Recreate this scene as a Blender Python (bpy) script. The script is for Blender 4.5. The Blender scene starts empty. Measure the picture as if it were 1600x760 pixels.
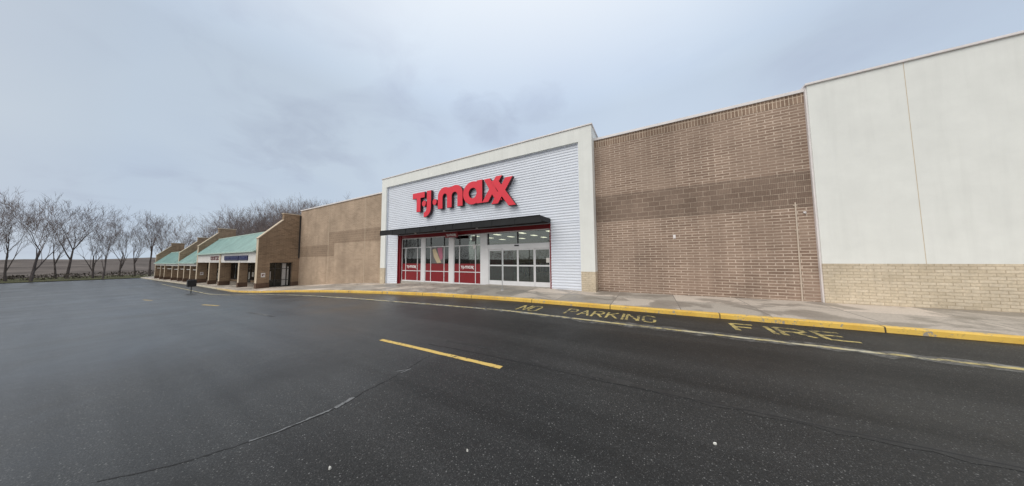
import bpy, bmesh, math, random
from mathutils import Vector, Matrix
import bisect
sc = bpy.context.scene
col = sc.collection
rad = math.radians
ZO = 1.82                      # camera-relative heights + ZO = scene heights (asphalt by the camera is about 0)

# ------------------------------------------------------------------ camera
cam_d = bpy.data.cameras.new('camera'); cam = bpy.data.objects.new('camera', cam_d); col.objects.link(cam)
sc.camera = cam
cam_d.sensor_fit = 'HORIZONTAL'; cam_d.sensor_width = 36.0
cam_d.lens = 36.0 * 385.0 / 1600.0
cam_d.clip_start = 0.05; cam_d.clip_end = 2000
YAW, PIT, ROL = rad(29.3), rad(3.72), rad(-0.43)
f0 = Vector((-math.sin(YAW), math.cos(YAW), 0)); r0 = Vector((math.cos(YAW), math.sin(YAW), 0)); u0 = Vector((0, 0, 1))
f2 = f0 * math.cos(PIT) + u0 * math.sin(PIT); u2 = -f0 * math.sin(PIT) + u0 * math.cos(PIT)
r3 = r0 * math.cos(ROL) + u2 * math.sin(ROL); u3 = -r0 * math.sin(ROL) + u2 * math.cos(ROL)
m = Matrix(((r3.x, u3.x, -f2.x, 0), (r3.y, u3.y, -f2.y, 0), (r3.z, u3.z, -f2.z, ZO), (0, 0, 0, 1)))
cam.matrix_world = m

# ------------------------------------------------------------------ sky and sun (overcast)
CLOUDS = [(-0.70, 1.00, 5, 4.5, 0.5), (-0.44, 1.02, 6, 7, 0.35), (-1.56, 0.52, 2.5, 4, 0.4)]
SUN_EL, SUN_ROT = rad(48), rad(200)      # light comes from behind the camera
w = bpy.data.worlds.new('World'); sc.world = w; w.use_nodes = True
nt = w.node_tree; N = nt.nodes; Lk = nt.links; N.clear()
def nd(tree, typ, **kw):
    n = tree.nodes.new(typ)
    for k, v in kw.items(): setattr(n, k, v)
    return n
out = nd(nt, 'ShaderNodeOutputWorld')
sky = nd(nt, 'ShaderNodeTexSky', sky_type='NISHITA', sun_disc=False)
sky.sun_elevation = SUN_EL; sky.sun_rotation = SUN_ROT; sky.air_density = 1.4; sky.dust_density = 2.0
tc = nd(nt, 'ShaderNodeTexCoord')
sep = nd(nt, 'ShaderNodeSeparateXYZ'); Lk.new(tc.outputs['Generated'], sep.inputs[0])
def mth(tree, op, a, b=None, c=None, clamp=False):
    n = tree.nodes.new('ShaderNodeMath'); n.operation = op; n.use_clamp = clamp
    for i, v in enumerate((a, b, c)):
        if v is None: continue
        if isinstance(v, (int, float)): n.inputs[i].default_value = v
        else: tree.links.new(v, n.inputs[i])
    return n.outputs[0]
zz = mth(nt, 'MAXIMUM', sep.outputs[2], 0.0)
den = mth(nt, 'ADD', zz, 0.22)
cx = mth(nt, 'DIVIDE', sep.outputs[0], den); cy = mth(nt, 'DIVIDE', sep.outputs[1], den)
cmb = nd(nt, 'ShaderNodeCombineXYZ'); Lk.new(cx, cmb.inputs[0]); Lk.new(cy, cmb.inputs[1])
def noise(tree, vec, scale, detail=4, rough=0.5, dist=0.0):
    n = tree.nodes.new('ShaderNodeTexNoise'); n.inputs['Scale'].default_value = scale
    n.inputs['Detail'].default_value = detail; n.inputs['Roughness'].default_value = rough
    n.inputs['Distortion'].default_value = dist
    if vec is not None: tree.links.new(vec, n.inputs['Vector'])
    return n.outputs['Fac']
def ramp(tree, fac, stops, interp='LINEAR'):
    n = tree.nodes.new('ShaderNodeValToRGB'); cr = n.color_ramp; cr.interpolation = interp
    while len(cr.elements) < len(stops): cr.elements.new(0.5)
    for e, (p, c) in zip(cr.elements, stops):
        e.position = p; e.color = (c, c, c, 1) if isinstance(c, (int, float)) else (*c, 1)
    tree.links.new(fac, n.inputs[0]); return n.outputs[0]
def mixc(tree, fac, a, b, blend='MIX'):
    n = tree.nodes.new('ShaderNodeMix'); n.data_type = 'RGBA'; n.blend_type = blend
    for s, v in ((n.inputs[0], fac), (n.inputs[6], a), (n.inputs[7], b)):
        if isinstance(v, (int, float)): s.default_value = v
        elif isinstance(v, tuple): s.default_value = (*v, 1)
        else: tree.links.new(v, s)
    return n.outputs[2]
big = noise(nt, cmb.outputs[0], 0.55, 3, 0.5, 0.4)
cl = ramp(nt, big, [(0.36, (0.585, 0.69, 0.85)), (0.5, (0.615, 0.72, 0.865)), (0.62, (0.65, 0.755, 0.885))])
wisp = noise(nt, cmb.outputs[0], 2.6, 6, 0.55, 0.6)
wm = ramp(nt, wisp, [(0.48, 0.0), (0.70, 0.28)])
msk = ramp(nt, noise(nt, cmb.outputs[0], 0.9, 2, 0.5), [(0.47, 0.0), (0.60, 1.0)])
cl = mixc(nt, mth(nt, 'MULTIPLY', wm, msk), cl, (0.40, 0.44, 0.60))
# a few darker ragged cloud banks
edge_n = noise(nt, cmb.outputs[0], 5.0, 5, 0.6, 0.4)
for (px_, py_, kx, ky, amt) in CLOUDS:
    dx_ = mth(nt, 'MULTIPLY', mth(nt, 'SUBTRACT', cx, px_), kx); dy_ = mth(nt, 'MULTIPLY', mth(nt, 'SUBTRACT', cy, py_), ky)
    d2_ = mth(nt, 'ADD', mth(nt, 'MULTIPLY', dx_, dx_), mth(nt, 'MULTIPLY', dy_, dy_))
    q_ = ramp(nt, mth(nt, 'ADD', mth(nt, 'MULTIPLY', d2_, 0.35), edge_n), [(0.42, amt), (0.80, 0.0)])
    cl = mixc(nt, q_, cl, (0.43, 0.49, 0.63))
# the overcast is brighter overhead and towards the veiled sun behind the viewer
zen = ramp(nt, sep.outputs[2], [(0.0, 1.08), (0.18, 1.04), (0.50, 0.97), (0.75, 1.35), (1.0, 1.7)])
back = mth(nt, 'MULTIPLY_ADD', sep.outputs[1], -0.55, 0.0, clamp=True)
side = ramp(nt, mth(nt, 'MULTIPLY_ADD', sep.outputs[0], 0.5, 0.5), [(0.0, 0.83), (0.07, 0.87), (0.2, 1.0), (0.55, 1.0), (0.7, 0.92), (1.0, 0.88)])
gain = mth(nt, 'MULTIPLY', mth(nt, 'ADD', zen, back), side)
grey = mth(nt, 'ADD', ramp(nt, sep.outputs[2], [(0.55, 0.0), (0.9, 1.0)]), mth(nt, 'MULTIPLY_ADD', sep.outputs[1], -2.0, 0.1, clamp=True), clamp=True)
cl = mixc(nt, grey, cl, (0.70, 0.705, 0.70))
vm = nd(nt, 'ShaderNodeVectorMath', operation='SCALE'); Lk.new(cl, vm.inputs[0]); Lk.new(gain, vm.inputs['Scale'])
bg1 = nd(nt, 'ShaderNodeBackground'); Lk.new(sky.outputs[0], bg1.inputs[0]); bg1.inputs[1].default_value = 0.05
bg2 = nd(nt, 'ShaderNodeBackground'); Lk.new(vm.outputs[0], bg2.inputs[0]); bg2.inputs[1].default_value = 1.02
mx = nd(nt, 'ShaderNodeMixShader'); mx.inputs[0].default_value = 0.9
Lk.new(bg1.outputs[0], mx.inputs[1]); Lk.new(bg2.outputs[0], mx.inputs[2]); Lk.new(mx.outputs[0], out.inputs[0])

sd = bpy.data.lights.new('sun', 'SUN'); sd.energy = 1.35; sd.angle = rad(40); sd.color = (1.0, 0.95, 0.87)
so = bpy.data.objects.new('sun', sd); col.objects.link(so); so.location = (0, -20, 40)
dv = Vector((math.sin(SUN_ROT) * math.cos(SUN_EL), math.cos(SUN_ROT) * math.cos(SUN_EL), math.sin(SUN_EL)))
so.rotation_euler = dv.to_track_quat('Z', 'Y').to_euler()
sc.view_settings.view_transform = 'Standard'; sc.view_settings.look = 'None'
sc.view_settings.exposure = 0.0; sc.view_settings.gamma = 1.0; sc.view_settings.use_curve_mapping = False
sc.render.engine = 'CYCLES'
sc.cycles.max_bounces = 8; sc.cycles.transparent_max_bounces = 12
try: sc.cycles.use_denoising = True
except Exception: pass

# ------------------------------------------------------------------ materials
def newmat(name):
    mt = bpy.data.materials.new(name); mt.use_nodes = True; t = mt.node_tree; t.nodes.clear()
    o = t.nodes.new('ShaderNodeOutputMaterial'); b = t.nodes.new('ShaderNodeBsdfPrincipled')
    t.links.new(b.outputs[0], o.inputs[0]); return mt, t, b
def pos(t):
    g = t.nodes.new('ShaderNodeNewGeometry'); return g.outputs['Position']
def bump(t, b, h, strength=0.3, dist=0.01):
    n = t.nodes.new('ShaderNodeBump'); n.inputs['Strength'].default_value = strength; n.inputs['Distance'].default_value = dist
    t.links.new(h, n.inputs['Height']); t.links.new(n.outputs[0], b.inputs['Normal'])
def setv(t, sock, v):
    if isinstance(v, (int, float)): sock.default_value = v
    elif isinstance(v, tuple): sock.default_value = (*v, 1)
    else: t.links.new(v, sock)
def plain(name, c, rough=0.6, var=0.12, scale=3.0, metal=0.0, streak=False, spec=0.5):
    mt, t, b = newmat(name); p = pos(t)
    n = noise(t, p, scale, 5, 0.6)
    f = ramp(t, n, [(0.3, 0.0), (0.7, 1.0)])
    lo = tuple(x * (1 - var) for x in c); hi = tuple(min(1, x * (1 + var * 0.6)) for x in c)
    cc = mixc(t, f, lo, hi)
    if streak:
        mp = t.nodes.new('ShaderNodeMapping'); t.links.new(p, mp.inputs[0]); mp.inputs['Scale'].default_value = (2.2, 2.2, 0.16)
        s = ramp(t, noise(t, mp.outputs[0], 1.6, 5, 0.6), [(0.48, 0.0), (0.78, 0.30)])
        cc = mixc(t, s, cc, tuple(x * 0.78 for x in c))
    setv(t, b.inputs['Base Color'], cc)
    b.inputs['Roughness'].default_value = rough; b.inputs['Metallic'].default_value = metal
    b.inputs['Specular IOR Level'].default_value = spec
    bump(t, b, noise(t, p, scale * 14, 3, 0.6), 0.12, 0.004)
    return mt
def brick(name, c1, c2, mortar, bw=0.42, rh=0.145, ms=0.012, vertical=False, offset=0.5, axis='x', ribs=0, fade=0.0, bstr=0.5, soft=0.1):
    mt, t, b = newmat(name); p = pos(t)
    s = t.nodes.new('ShaderNodeSeparateXYZ'); t.links.new(p, s.inputs[0])
    c = t.nodes.new('ShaderNodeCombineXYZ')
    if axis == 'x': h = s.outputs[0]
    elif axis == 'y': h = s.outputs[1]
    else: h = mth(t, 'ADD', s.outputs[0], s.outputs[1])
    v = s.outputs[2]
    t.links.new(v if vertical else h, c.inputs[0]); t.links.new(h if vertical else v, c.inputs[1])
    wob = t.nodes.new('ShaderNodeVectorMath'); wob.operation = 'SCALE'; wob.inputs['Scale'].default_value = 0.010
    nn = t.nodes.new('ShaderNodeTexNoise'); nn.inputs['Scale'].default_value = 2.2; t.links.new(p, nn.inputs['Vector']); t.links.new(nn.outputs['Color'], wob.inputs[0])
    ad = t.nodes.new('ShaderNodeVectorMath'); ad.operation = 'ADD'; t.links.new(c.outputs[0], ad.inputs[0]); t.links.new(wob.outputs[0], ad.inputs[1])
    br = t.nodes.new('ShaderNodeTexBrick'); t.links.new(ad.outputs[0], br.inputs['Vector'])
    br.offset = offset; br.inputs['Scale'].default_value = 1.0
    br.inputs['Brick Width'].default_value = bw; br.inputs['Row Height'].default_value = rh
    br.inputs['Mortar Size'].default_value = ms; br.inputs['Mortar Smooth'].default_value = soft; br.inputs['Bias'].default_value = 0.0
    br.inputs['Color1'].default_value = (*c1, 1); br.inputs['Color2'].default_value = (*c2, 1); br.inputs['Mortar'].default_value = (*mortar, 1)
    colr = br.outputs['Color']
    # mottling of the clay, and washed-out patches of mortar
    big = ramp(t, noise(t, p, 0.55, 5, 0.65), [(0.3, 0.78), (0.7, 1.18)])
    fine = ramp(t, noise(t, p, 17, 3, 0.7), [(0.3, 0.86), (0.7, 1.12)])
    k = mth(t, 'MULTIPLY', big, fine)
    vs = t.nodes.new('ShaderNodeVectorMath'); vs.operation = 'SCALE'; t.links.new(colr, vs.inputs[0]); t.links.new(k, vs.inputs['Scale'])
    cc = vs.outputs[0]
    if ribs:
        wv = mth(t, 'SINE', mth(t, 'MULTIPLY', h, 2 * math.pi / ribs))
        rr = mth(t, 'MULTIPLY_ADD', wv, 0.13, 0.96)
        v2 = t.nodes.new('ShaderNodeVectorMath'); v2.operation = 'SCALE'; t.links.new(cc, v2.inputs[0]); t.links.new(rr, v2.inputs['Scale']); cc = v2.outputs[0]
    if fade:
        av = tuple((a + q) / 2 * 0.8 + m_ * 0.2 for a, q, m_ in zip(c1, c2, mortar))
        mk = ramp(t, noise(t, p, 0.8, 4, 0.6, 0.5), [(0.42, 0.0), (0.66, fade)])
        cc = mixc(t, mk, cc, av)
    # run-off stains
    mp = t.nodes.new('ShaderNodeMapping'); t.links.new(p, mp.inputs[0]); mp.inputs['Scale'].default_value = (1.3, 1.3, 0.12)
    st = ramp(t, noise(t, mp.outputs[0], 1.5, 5, 0.6), [(0.48, 0.0), (0.74, 0.35)])
    cc = mixc(t, st, cc, tuple(x * 0.72 for x in c1))
    t.links.new(cc, b.inputs['Base Color']); b.inputs['Roughness'].default_value = 0.88
    b.inputs['Specular IOR Level'].default_value = 0.25
    inv = mth(t, 'SUBTRACT', 1.0, br.outputs['Fac'])
    hh = mth(t, 'ADD', inv, mth(t, 'MULTIPLY', noise(t, p, 40, 3, 0.6), 0.5))
    bump(t, b, hh, bstr, 0.008)
    return mt

M = {}
M['brick_right'] = brick('brown_brick', (0.255, 0.176, 0.134), (0.355, 0.257, 0.20), (0.60, 0.49, 0.405), bw=0.47, rh=0.115, fade=0.55, ms=0.0165, soft=0.2)
M['brick_soldier'] = brick('brown_brick_on_end', (0.235, 0.160, 0.118), (0.33, 0.235, 0.178), (0.58, 0.47, 0.37), bw=0.40, rh=0.115, ms=0.0135, vertical=True, offset=0.0)
M['block_band'] = brick('ribbed_dark_block', (0.215, 0.154, 0.121), (0.28, 0.206, 0.162), (0.44, 0.355, 0.285), bw=0.47, rh=0.225, ms=0.011, fade=0.35, ribs=0.052)
M['brick_left'] = brick('tan_brick', (0.345, 0.258, 0.187), (0.425, 0.322, 0.238), (0.55, 0.43, 0.33), bw=0.47, rh=0.115, ms=0.0135, fade=0.3, bstr=0.35)
M['brick_left_dark'] = brick('darker_tan_brick', (0.27, 0.198, 0.143), (0.31, 0.23, 0.167), (0.44, 0.335, 0.25), bw=0.47, rh=0.225, ms=0.011, fade=0.3, bstr=0.35)
M['brick_strip'] = brick('brown_tan_brick', (0.20, 0.138, 0.092), (0.31, 0.218, 0.145), (0.36, 0.27, 0.19), ms=0.012, axis='xy', fade=0.5)
M['brick_base'] = brick('dark_brown_brick', (0.10, 0.062, 0.045), (0.14, 0.085, 0.06), (0.17, 0.12, 0.09), ms=0.010, axis='xy')
M['brick_cream'] = brick('cream_brick', (0.62, 0.53, 0.40), (0.70, 0.61, 0.48), (0.50, 0.41, 0.30), bw=0.3, rh=0.10, ms=0.010, axis='xy')
M['stucco'] = plain('white_stucco', (0.83, 0.845, 0.82), 0.85, 0.05, 1.2, streak=True, spec=0.2)
M['coping'] = plain('pale_metal_coping', (0.80, 0.76, 0.76), 0.45, 0.1, 2)
M['siding'] = plain('white_ribbed_metal', (0.76, 0.80, 0.88), 0.38, 0.04, 0.8, streak=False)
M['backing'] = plain('grey_backing', (0.3, 0.3, 0.3), 0.8)
M['white_alu'] = plain('white_aluminium', (0.80, 0.80, 0.82), 0.35, 0.05, 2)
M['dark_alu'] = plain('dark_bronze_aluminium', (0.03, 0.03, 0.032), 0.4, 0.2, 2)
M['red_panel'] = plain('deep_red_panel', (0.22, 0.007, 0.014), 0.4, 0.1, 2)
M['red_film'] = plain('red_window_film', (0.24, 0.008, 0.014), 0.35, 0.1, 2)
M['sign_red'] = plain('sign_red_face', (0.80, 0.028, 0.055), 0.35, 0.04, 1.5)
M['sign_side'] = plain('sign_dark_returns', (0.045, 0.010, 0.014), 0.5, 0.1, 2)
M['canopy'] = plain('black_canopy_metal', (0.014, 0.015, 0.017), 0.6, 0.25, 1.2, spec=0.3)
M['sill'] = plain('concrete_sill', (0.42, 0.39, 0.35), 0.85, 0.15, 3)
M['black'] = plain('black_plastic', (0.012, 0.012, 0.014), 0.4)
M['white_mark'] = plain('white_vinyl', (0.78, 0.74, 0.74), 0.5, 0.03)
M['green_roof'] = plain('verdigris_metal_roof', (0.40, 0.555, 0.525), 0.55, 0.16, 0.7, streak=True)
M['green_trim'] = plain('pale_verdigris_trim', (0.45, 0.58, 0.52), 0.55, 0.1, 1)
M['fascia'] = plain('off_white_fascia', (0.72, 0.70, 0.68), 0.6, 0.08, 1)
M['joint_lit_edge'] = plain('pale_sealant_and_lit_edge', (0.60, 0.50, 0.38), 0.8, 0.08)  # control joints, shop copings, and the arcade's lit front edges as colour
M['pipe'] = plain('painted_conduit', (0.62, 0.52, 0.43), 0.5, 0.05)
M['roofing'] = plain('grey_roofing', (0.25, 0.25, 0.25), 0.9, 0.15, 0.5)
M['post'] = plain('galvanised_post', (0.45, 0.46, 0.47), 0.4, 0.1, 3, metal=0.3)
M['blue_sign'] = plain('navy_sign_panel', (0.010, 0.014, 0.085), 0.45, 0.1)
M['blue_mark'] = plain('pale_blue_marks', (0.045, 0.06, 0.17), 0.5, 0.05)
M['maroon'] = plain('maroon_letters', (0.14, 0.03, 0.035), 0.5, 0.1)
M['tile'] = plain('shop_floor_tile', (0.22, 0.21, 0.19), 0.4, 0.08, 1)
M['int_wall'] = plain('shop_wall_paint', (0.42, 0.36, 0.27), 0.8, 0.06, 1)
M['int_dark'] = plain('dark_shop_interior', (0.06, 0.055, 0.05), 0.7, 0.3, 2)
M['pink'] = plain('poster_pink', (0.50, 0.16, 0.24), 0.5)
M['skin'] = plain('poster_cream', (0.62, 0.50, 0.33), 0.5)
M['grey_print'] = plain('poster_grey', (0.16, 0.15, 0.15), 0.5)
M['paper'] = plain('white_paper', (0.75, 0.74, 0.70), 0.8)
M['bark'] = plain('grey_bark', (0.13, 0.11, 0.105), 0.95, 0.25, 1.5, spec=0.1)
M['twig'] = plain('mauve_grey_twigs', (0.23, 0.19, 0.18), 0.95, 0.25, 0.3, spec=0.1)
M['hillwood'] = plain('winter_hillside', (0.14, 0.12, 0.11), 0.95, 0.45, 0.12, spec=0.1)
M['turf'] = plain('winter_turf', (0.10, 0.10, 0.055), 0.95, 0.3, 0.5, spec=0.1)
M['thicket'] = plain('dark_thicket', (0.10, 0.085, 0.07), 0.95, 0.5, 0.6, spec=0.1)

def glass(name, tint=(0.75, 0.8, 0.8), base=0.06, maxr=0.9):
    mt = bpy.data.materials.new(name); mt.use_nodes = True; t = mt.node_tree; t.nodes.clear()
    o = t.nodes.new('ShaderNodeOutputMaterial'); tr = t.nodes.new('ShaderNodeBsdfTransparent'); tr.inputs[0].default_value = (*tint, 1)
    gl = t.nodes.new('ShaderNodeBsdfGlossy'); gl.inputs['Roughness'].default_value = 0.015; gl.inputs[0].default_value = (0.9, 0.95, 0.95, 1)
    fr = t.nodes.new('ShaderNodeFresnel'); fr.inputs[0].default_value = 1.58
    nb = t.nodes.new('ShaderNodeBump'); nb.inputs['Strength'].default_value = 0.03; nb.inputs['Distance'].default_value = 0.02
    t.links.new(noise(t, pos(t), 0.9, 1, 0.4), nb.inputs['Height']); t.links.new(nb.outputs[0], gl.inputs['Normal'])
    f = mth(t, 'ADD', fr.outputs[0], base, clamp=True)
    mx = t.nodes.new('ShaderNodeMixShader'); t.links.new(f, mx.inputs[0]); t.links.new(tr.outputs[0], mx.inputs[1]); t.links.new(gl.outputs[0], mx.inputs[2])
    t.links.new(mx.outputs[0], o.inputs[0]); return mt
M['glass'] = glass('window_glass', (0.62, 0.66, 0.62), 0.05)
M['glass_dark'] = glass('tinted_glass', (0.22, 0.25, 0.25), 0.0)
def emis(name, c, s):
    mt = bpy.data.materials.new(name); mt.use_nodes = True; t = mt.node_tree; t.nodes.clear()
    o = t.nodes.new('ShaderNodeOutputMaterial'); e = t.nodes.new('ShaderNodeEmission'); e.inputs[0].default_value = (*c, 1); e.inputs[1].default_value = s
    t.links.new(e.outputs[0], o.inputs[0]); return mt
M['lamp'] = emis('lit_ceiling_lamp', (1.0, 0.90, 0.74), 2.6)

# asphalt: aggregate, patches, damp sheen
def asphalt_nodes(t):
    p = pos(t)
    s = t.nodes.new('ShaderNodeSeparateXYZ'); t.links.new(p, s.inputs[0])
    big = ramp(t, noise(t, p, 0.16, 5, 0.6, 0.6), [(0.32, 0.0), (0.68, 1.0)])
    c = mixc(t, big, (0.014, 0.0145, 0.0148), (0.031, 0.031, 0.031))
    # older, greyer mat left of the paving seam
    edge = mth(t, 'MULTIPLY_ADD', s.outputs[0], -4.0, -14.0 + 0.2, clamp=True)
    nearw = mth(t, 'MULTIPLY_ADD', s.outputs[1], -3.0, 12.2, clamp=True)
    old = mth(t, 'MULTIPLY', edge, nearw)
    c = mixc(t, mth(t, 'MULTIPLY', old, 0.5), c, (0.040, 0.042, 0.044))
    fine = ramp(t, noise(t, p, 85, 2, 0.7), [(0.35, 0.62), (0.65, 1.5)])
    v = t.nodes.new('ShaderNodeVectorMath'); v.operation = 'SCALE'; t.links.new(c, v.inputs[0]); t.links.new(fine, v.inputs['Scale']); c = v.outputs[0]
    vo = t.nodes.new('ShaderNodeTexVoronoi'); vo.inputs['Scale'].default_value = 34.0; t.links.new(p, vo.inputs['Vector'])
    dots = ramp(t, vo.outputs['Distance'], [(0.13, 1.0), (0.24, 0.0)])
    s2 = t.nodes.new('ShaderNodeSeparateXYZ'); t.links.new(vo.outputs['Color'], s2.inputs[0])
    pick = ramp(t, s2.outputs[0], [(0.55, 0.0), (0.95, 1.0)])
    c = mixc(t, mth(t, 'MULTIPLY', mth(t, 'MULTIPLY', dots, pick), 0.85), c, (0.26, 0.26, 0.255))
    v3 = t.nodes.new('ShaderNodeTexVoronoi'); v3.inputs['Scale'].default_value = 75.0; t.links.new(p, v3.inputs['Vector'])
    d3 = ramp(t, v3.outputs['Distance'], [(0.2, 1.0), (0.38, 0.0)]); s3 = t.nodes.new('ShaderNodeSeparateXYZ'); t.links.new(v3.outputs['Color'], s3.inputs[0])
    c = mixc(t, mth(t, 'MULTIPLY', mth(t, 'MULTIPLY', d3, ramp(t, s3.outputs[0], [(0.5, 0.0), (1.0, 1.0)])), 0.8), c, (0.16, 0.16, 0.16))
    # an old darker patch of asphalt left of the seam
    vd = t.nodes.new('ShaderNodeVectorMath'); vd.operation = 'DISTANCE'; vd.inputs[1].default_value = (-5.4, 1.9, 0); mpp = t.nodes.new('ShaderNodeMapping')
    mpp.inputs['Scale'].default_value = (1, 1, 0); t.links.new(p, mpp.inputs[0]); t.links.new(mpp.outputs[0], vd.inputs[0])
    pd = ramp(t, mth(t, 'MULTIPLY_ADD', noise(t, p, 1.1, 4, 0.6), 1.2, mth(t, 'MULTIPLY', vd.outputs['Value'], 0.42)), [(0.7, 1.0), (1.35, 0.0)])
    c = mixc(t, mth(t, 'MULTIPLY', mth(t, 'MULTIPLY', pd, edge), 0.6), c, (0.018, 0.018, 0.019))
    # faint tyre-worn stripes along the lane
    mp = t.nodes.new('ShaderNodeMapping'); t.links.new(p, mp.inputs[0]); mp.inputs['Scale'].default_value = (0.05, 0.9, 1)
    ln = ramp(t, noise(t, mp.outputs[0], 1.0, 4, 0.6, 0.3), [(0.38, 0.72), (0.62, 1.28)])
    v = t.nodes.new('ShaderNodeVectorMath'); v.operation = 'SCALE'; t.links.new(c, v.inputs[0]); t.links.new(ln, v.inputs['Scale']); c = v.outputs[0]
    return p, c, fine
mt, t, b = newmat('asphalt'); M['asphalt'] = mt
p, c, fine = asphalt_nodes(t)
t.links.new(c, b.inputs['Base Color'])
rg = ramp(t, noise(t, p, 0.35, 5, 0.6, 0.5), [(0.35, 0.50), (0.65, 0.66)])
s = t.nodes.new('ShaderNodeSeparateXYZ'); t.links.new(p, s.inputs[0])
damp = mth(t, 'MULTIPLY_ADD', s.outputs[0], -0.12, -0.25, clamp=True)     # the left of the lot is still wet
rg = mth(t, 'MULTIPLY_ADD', damp, -0.20, rg)
t.links.new(rg, b.inputs['Roughness']); t.links.new(mth(t, 'MULTIPLY_ADD', damp, 0.85, 0.24), b.inputs['Specular IOR Level'])
bump(t, b, mth(t, 'ADD', noise(t, p, 60, 3, 0.7), mth(t, 'MULTIPLY', noise(t, p, 9, 2, 0.5), 0.6)), 0.55, 0.008)

def paint(name, c, lo, hi, scale=9.0, yellow=None):
    mt, t, b = newmat(name); p, ac, fine = asphalt_nodes(t)
    n = mth(t, 'ADD', mth(t, 'MULTIPLY', noise(t, p, scale, 6, 0.75), 0.7), mth(t, 'MULTIPLY', noise(t, p, scale * 0.12, 3, 0.6), 0.3))
    k = ramp(t, n, [(lo, 0.0), (hi, 1.0)])
    cc = c
    if yellow: cc = mixc(t, ramp(t, noise(t, p, 3.0, 3, 0.6), [(0.42, 0.0), (0.6, 1.0)]), c, yellow)
    t.links.new(mixc(t, k, ac, cc), b.inputs['Base Color']); b.inputs['Roughness'].default_value = 0.6
    bump(t, b, noise(t, p, 60, 3, 0.7), 0.4, 0.006); return mt
M['paint_yellow'] = paint('worn_yellow_paint', (0.64, 0.45, 0.13), 0.37, 0.47)
M['paint_text'] = paint('faded_yellow_paint', (0.52, 0.42, 0.15), 0.41, 0.54, 8)
M['paint_white'] = paint('faded_white_paint', (0.50, 0.48, 0.38), 0.39, 0.52, 6, yellow=(0.52, 0.43, 0.18))
M['paint_ghost'] = paint('worn_away_paint', (0.24, 0.24, 0.23), 0.46, 0.68, 5)
M['damp'] = paint('damp_dark_asphalt', (0.011, 0.011, 0.011), 0.40, 0.62, 5)
M['crack'] = plain('dark_crack', (0.012, 0.012, 0.013), 0.7, 0.3, 4)
M['sealant'] = paint('grey_crack_filler', (0.17, 0.175, 0.18), 0.34, 0.5, 8)

# pavement concrete: slabs, joints, damp stains
mt, t, b = newmat('pavement_concrete'); M['concrete'] = mt; p = pos(t)
br = t.nodes.new('ShaderNodeTexBrick'); br.offset = 0.0
mp = t.nodes.new('ShaderNodeMapping'); t.links.new(p, mp.inputs[0]); mp.inputs['Location'].default_value = (1.35, 0.35, 0)
t.links.new(mp.outputs[0], br.inputs['Vector'])
for k, v in (('Scale', 1.0), ('Brick Width', 2.15), ('Row Height', 2.0), ('Mortar Size', 0.011), ('Mortar Smooth', 0.1), ('Bias', 0.0)): br.inputs[k].default_value = v
br.inputs['Color1'].default_value = (0.68, 0.59, 0.51, 1); br.inputs['Color2'].default_value = (0.31, 0.285, 0.25, 1); br.inputs['Mortar'].default_value = (0.12, 0.11, 0.10, 1)
st = ramp(t, noise(t, p, 0.75, 5, 0.62, 0.7), [(0.47, 0.0), (0.54, 0.6), (0.70, 0.85)])
c = mixc(t, st, br.outputs['Color'], (0.20, 0.18, 0.16))
sp = ramp(t, noise(t, p, 24, 4, 0.7), [(0.3, 0.8), (0.7, 1.15)])
v = t.nodes.new('ShaderNodeVectorMath'); v.operation = 'SCALE'; t.links.new(c, v.inputs[0]); t.links.new(sp, v.inputs['Scale'])
t.links.new(v.outputs[0], b.inputs['Base Color'])
t.links.new(ramp(t, st, [(0.0, 0.85), (0.7, 0.42)]), b.inputs['Roughness'])
bump(t, b, mth(t, 'SUBTRACT', noise(t, p, 30, 3, 0.6), mth(t, 'MULTIPLY', br.outputs['Fac'], 2.0)), 0.3, 0.008)
# kerb paint
mt, t, b = newmat('yellow_kerb_paint'); M['kerb'] = mt; p = pos(t)
s = t.nodes.new('ShaderNodeSeparateXYZ'); t.links.new(p, s.inputs[0])
yy = mixc(t, ramp(t, noise(t, p, 1.3, 4, 0.6), [(0.35, 0.0), (0.65, 1.0)]), (0.70, 0.42, 0.06), (0.80, 0.53, 0.11))
yy = mixc(t, ramp(t, noise(t, p, 14, 5, 0.7), [(0.55, 0.0), (0.68, 0.8)]), yy, (0.42, 0.30, 0.12))
chip = ramp(t, noise(t, p, 4.5, 6, 0.75), [(0.585, 0.0), (0.62, 1.0)])
yy = mixc(t, chip, yy, (0.33, 0.30, 0.26))
# paint ends far along the shops: bare concrete kerb
far = mth(t, 'MULTIPLY_ADD', s.outputs[0], -0.09, -3.2, clamp=True)
yy = mixc(t, far, yy, (0.52, 0.47, 0.36))
jx = mth(t, 'PINGPONG', mth(t, 'ADD', s.outputs[0], 1.35), 1.55)
jm = ramp(t, jx, [(0.0, 1.0), (0.012, 1.0), (0.016, 0.0)])
yy = mixc(t, jm, yy, (0.07, 0.05, 0.03))
t.links.new(yy, b.inputs['Base Color']); b.inputs['Roughness'].default_value = 0.55
bump(t, b, noise(t, p, 18, 4, 0.7), 0.3, 0.01)

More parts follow.
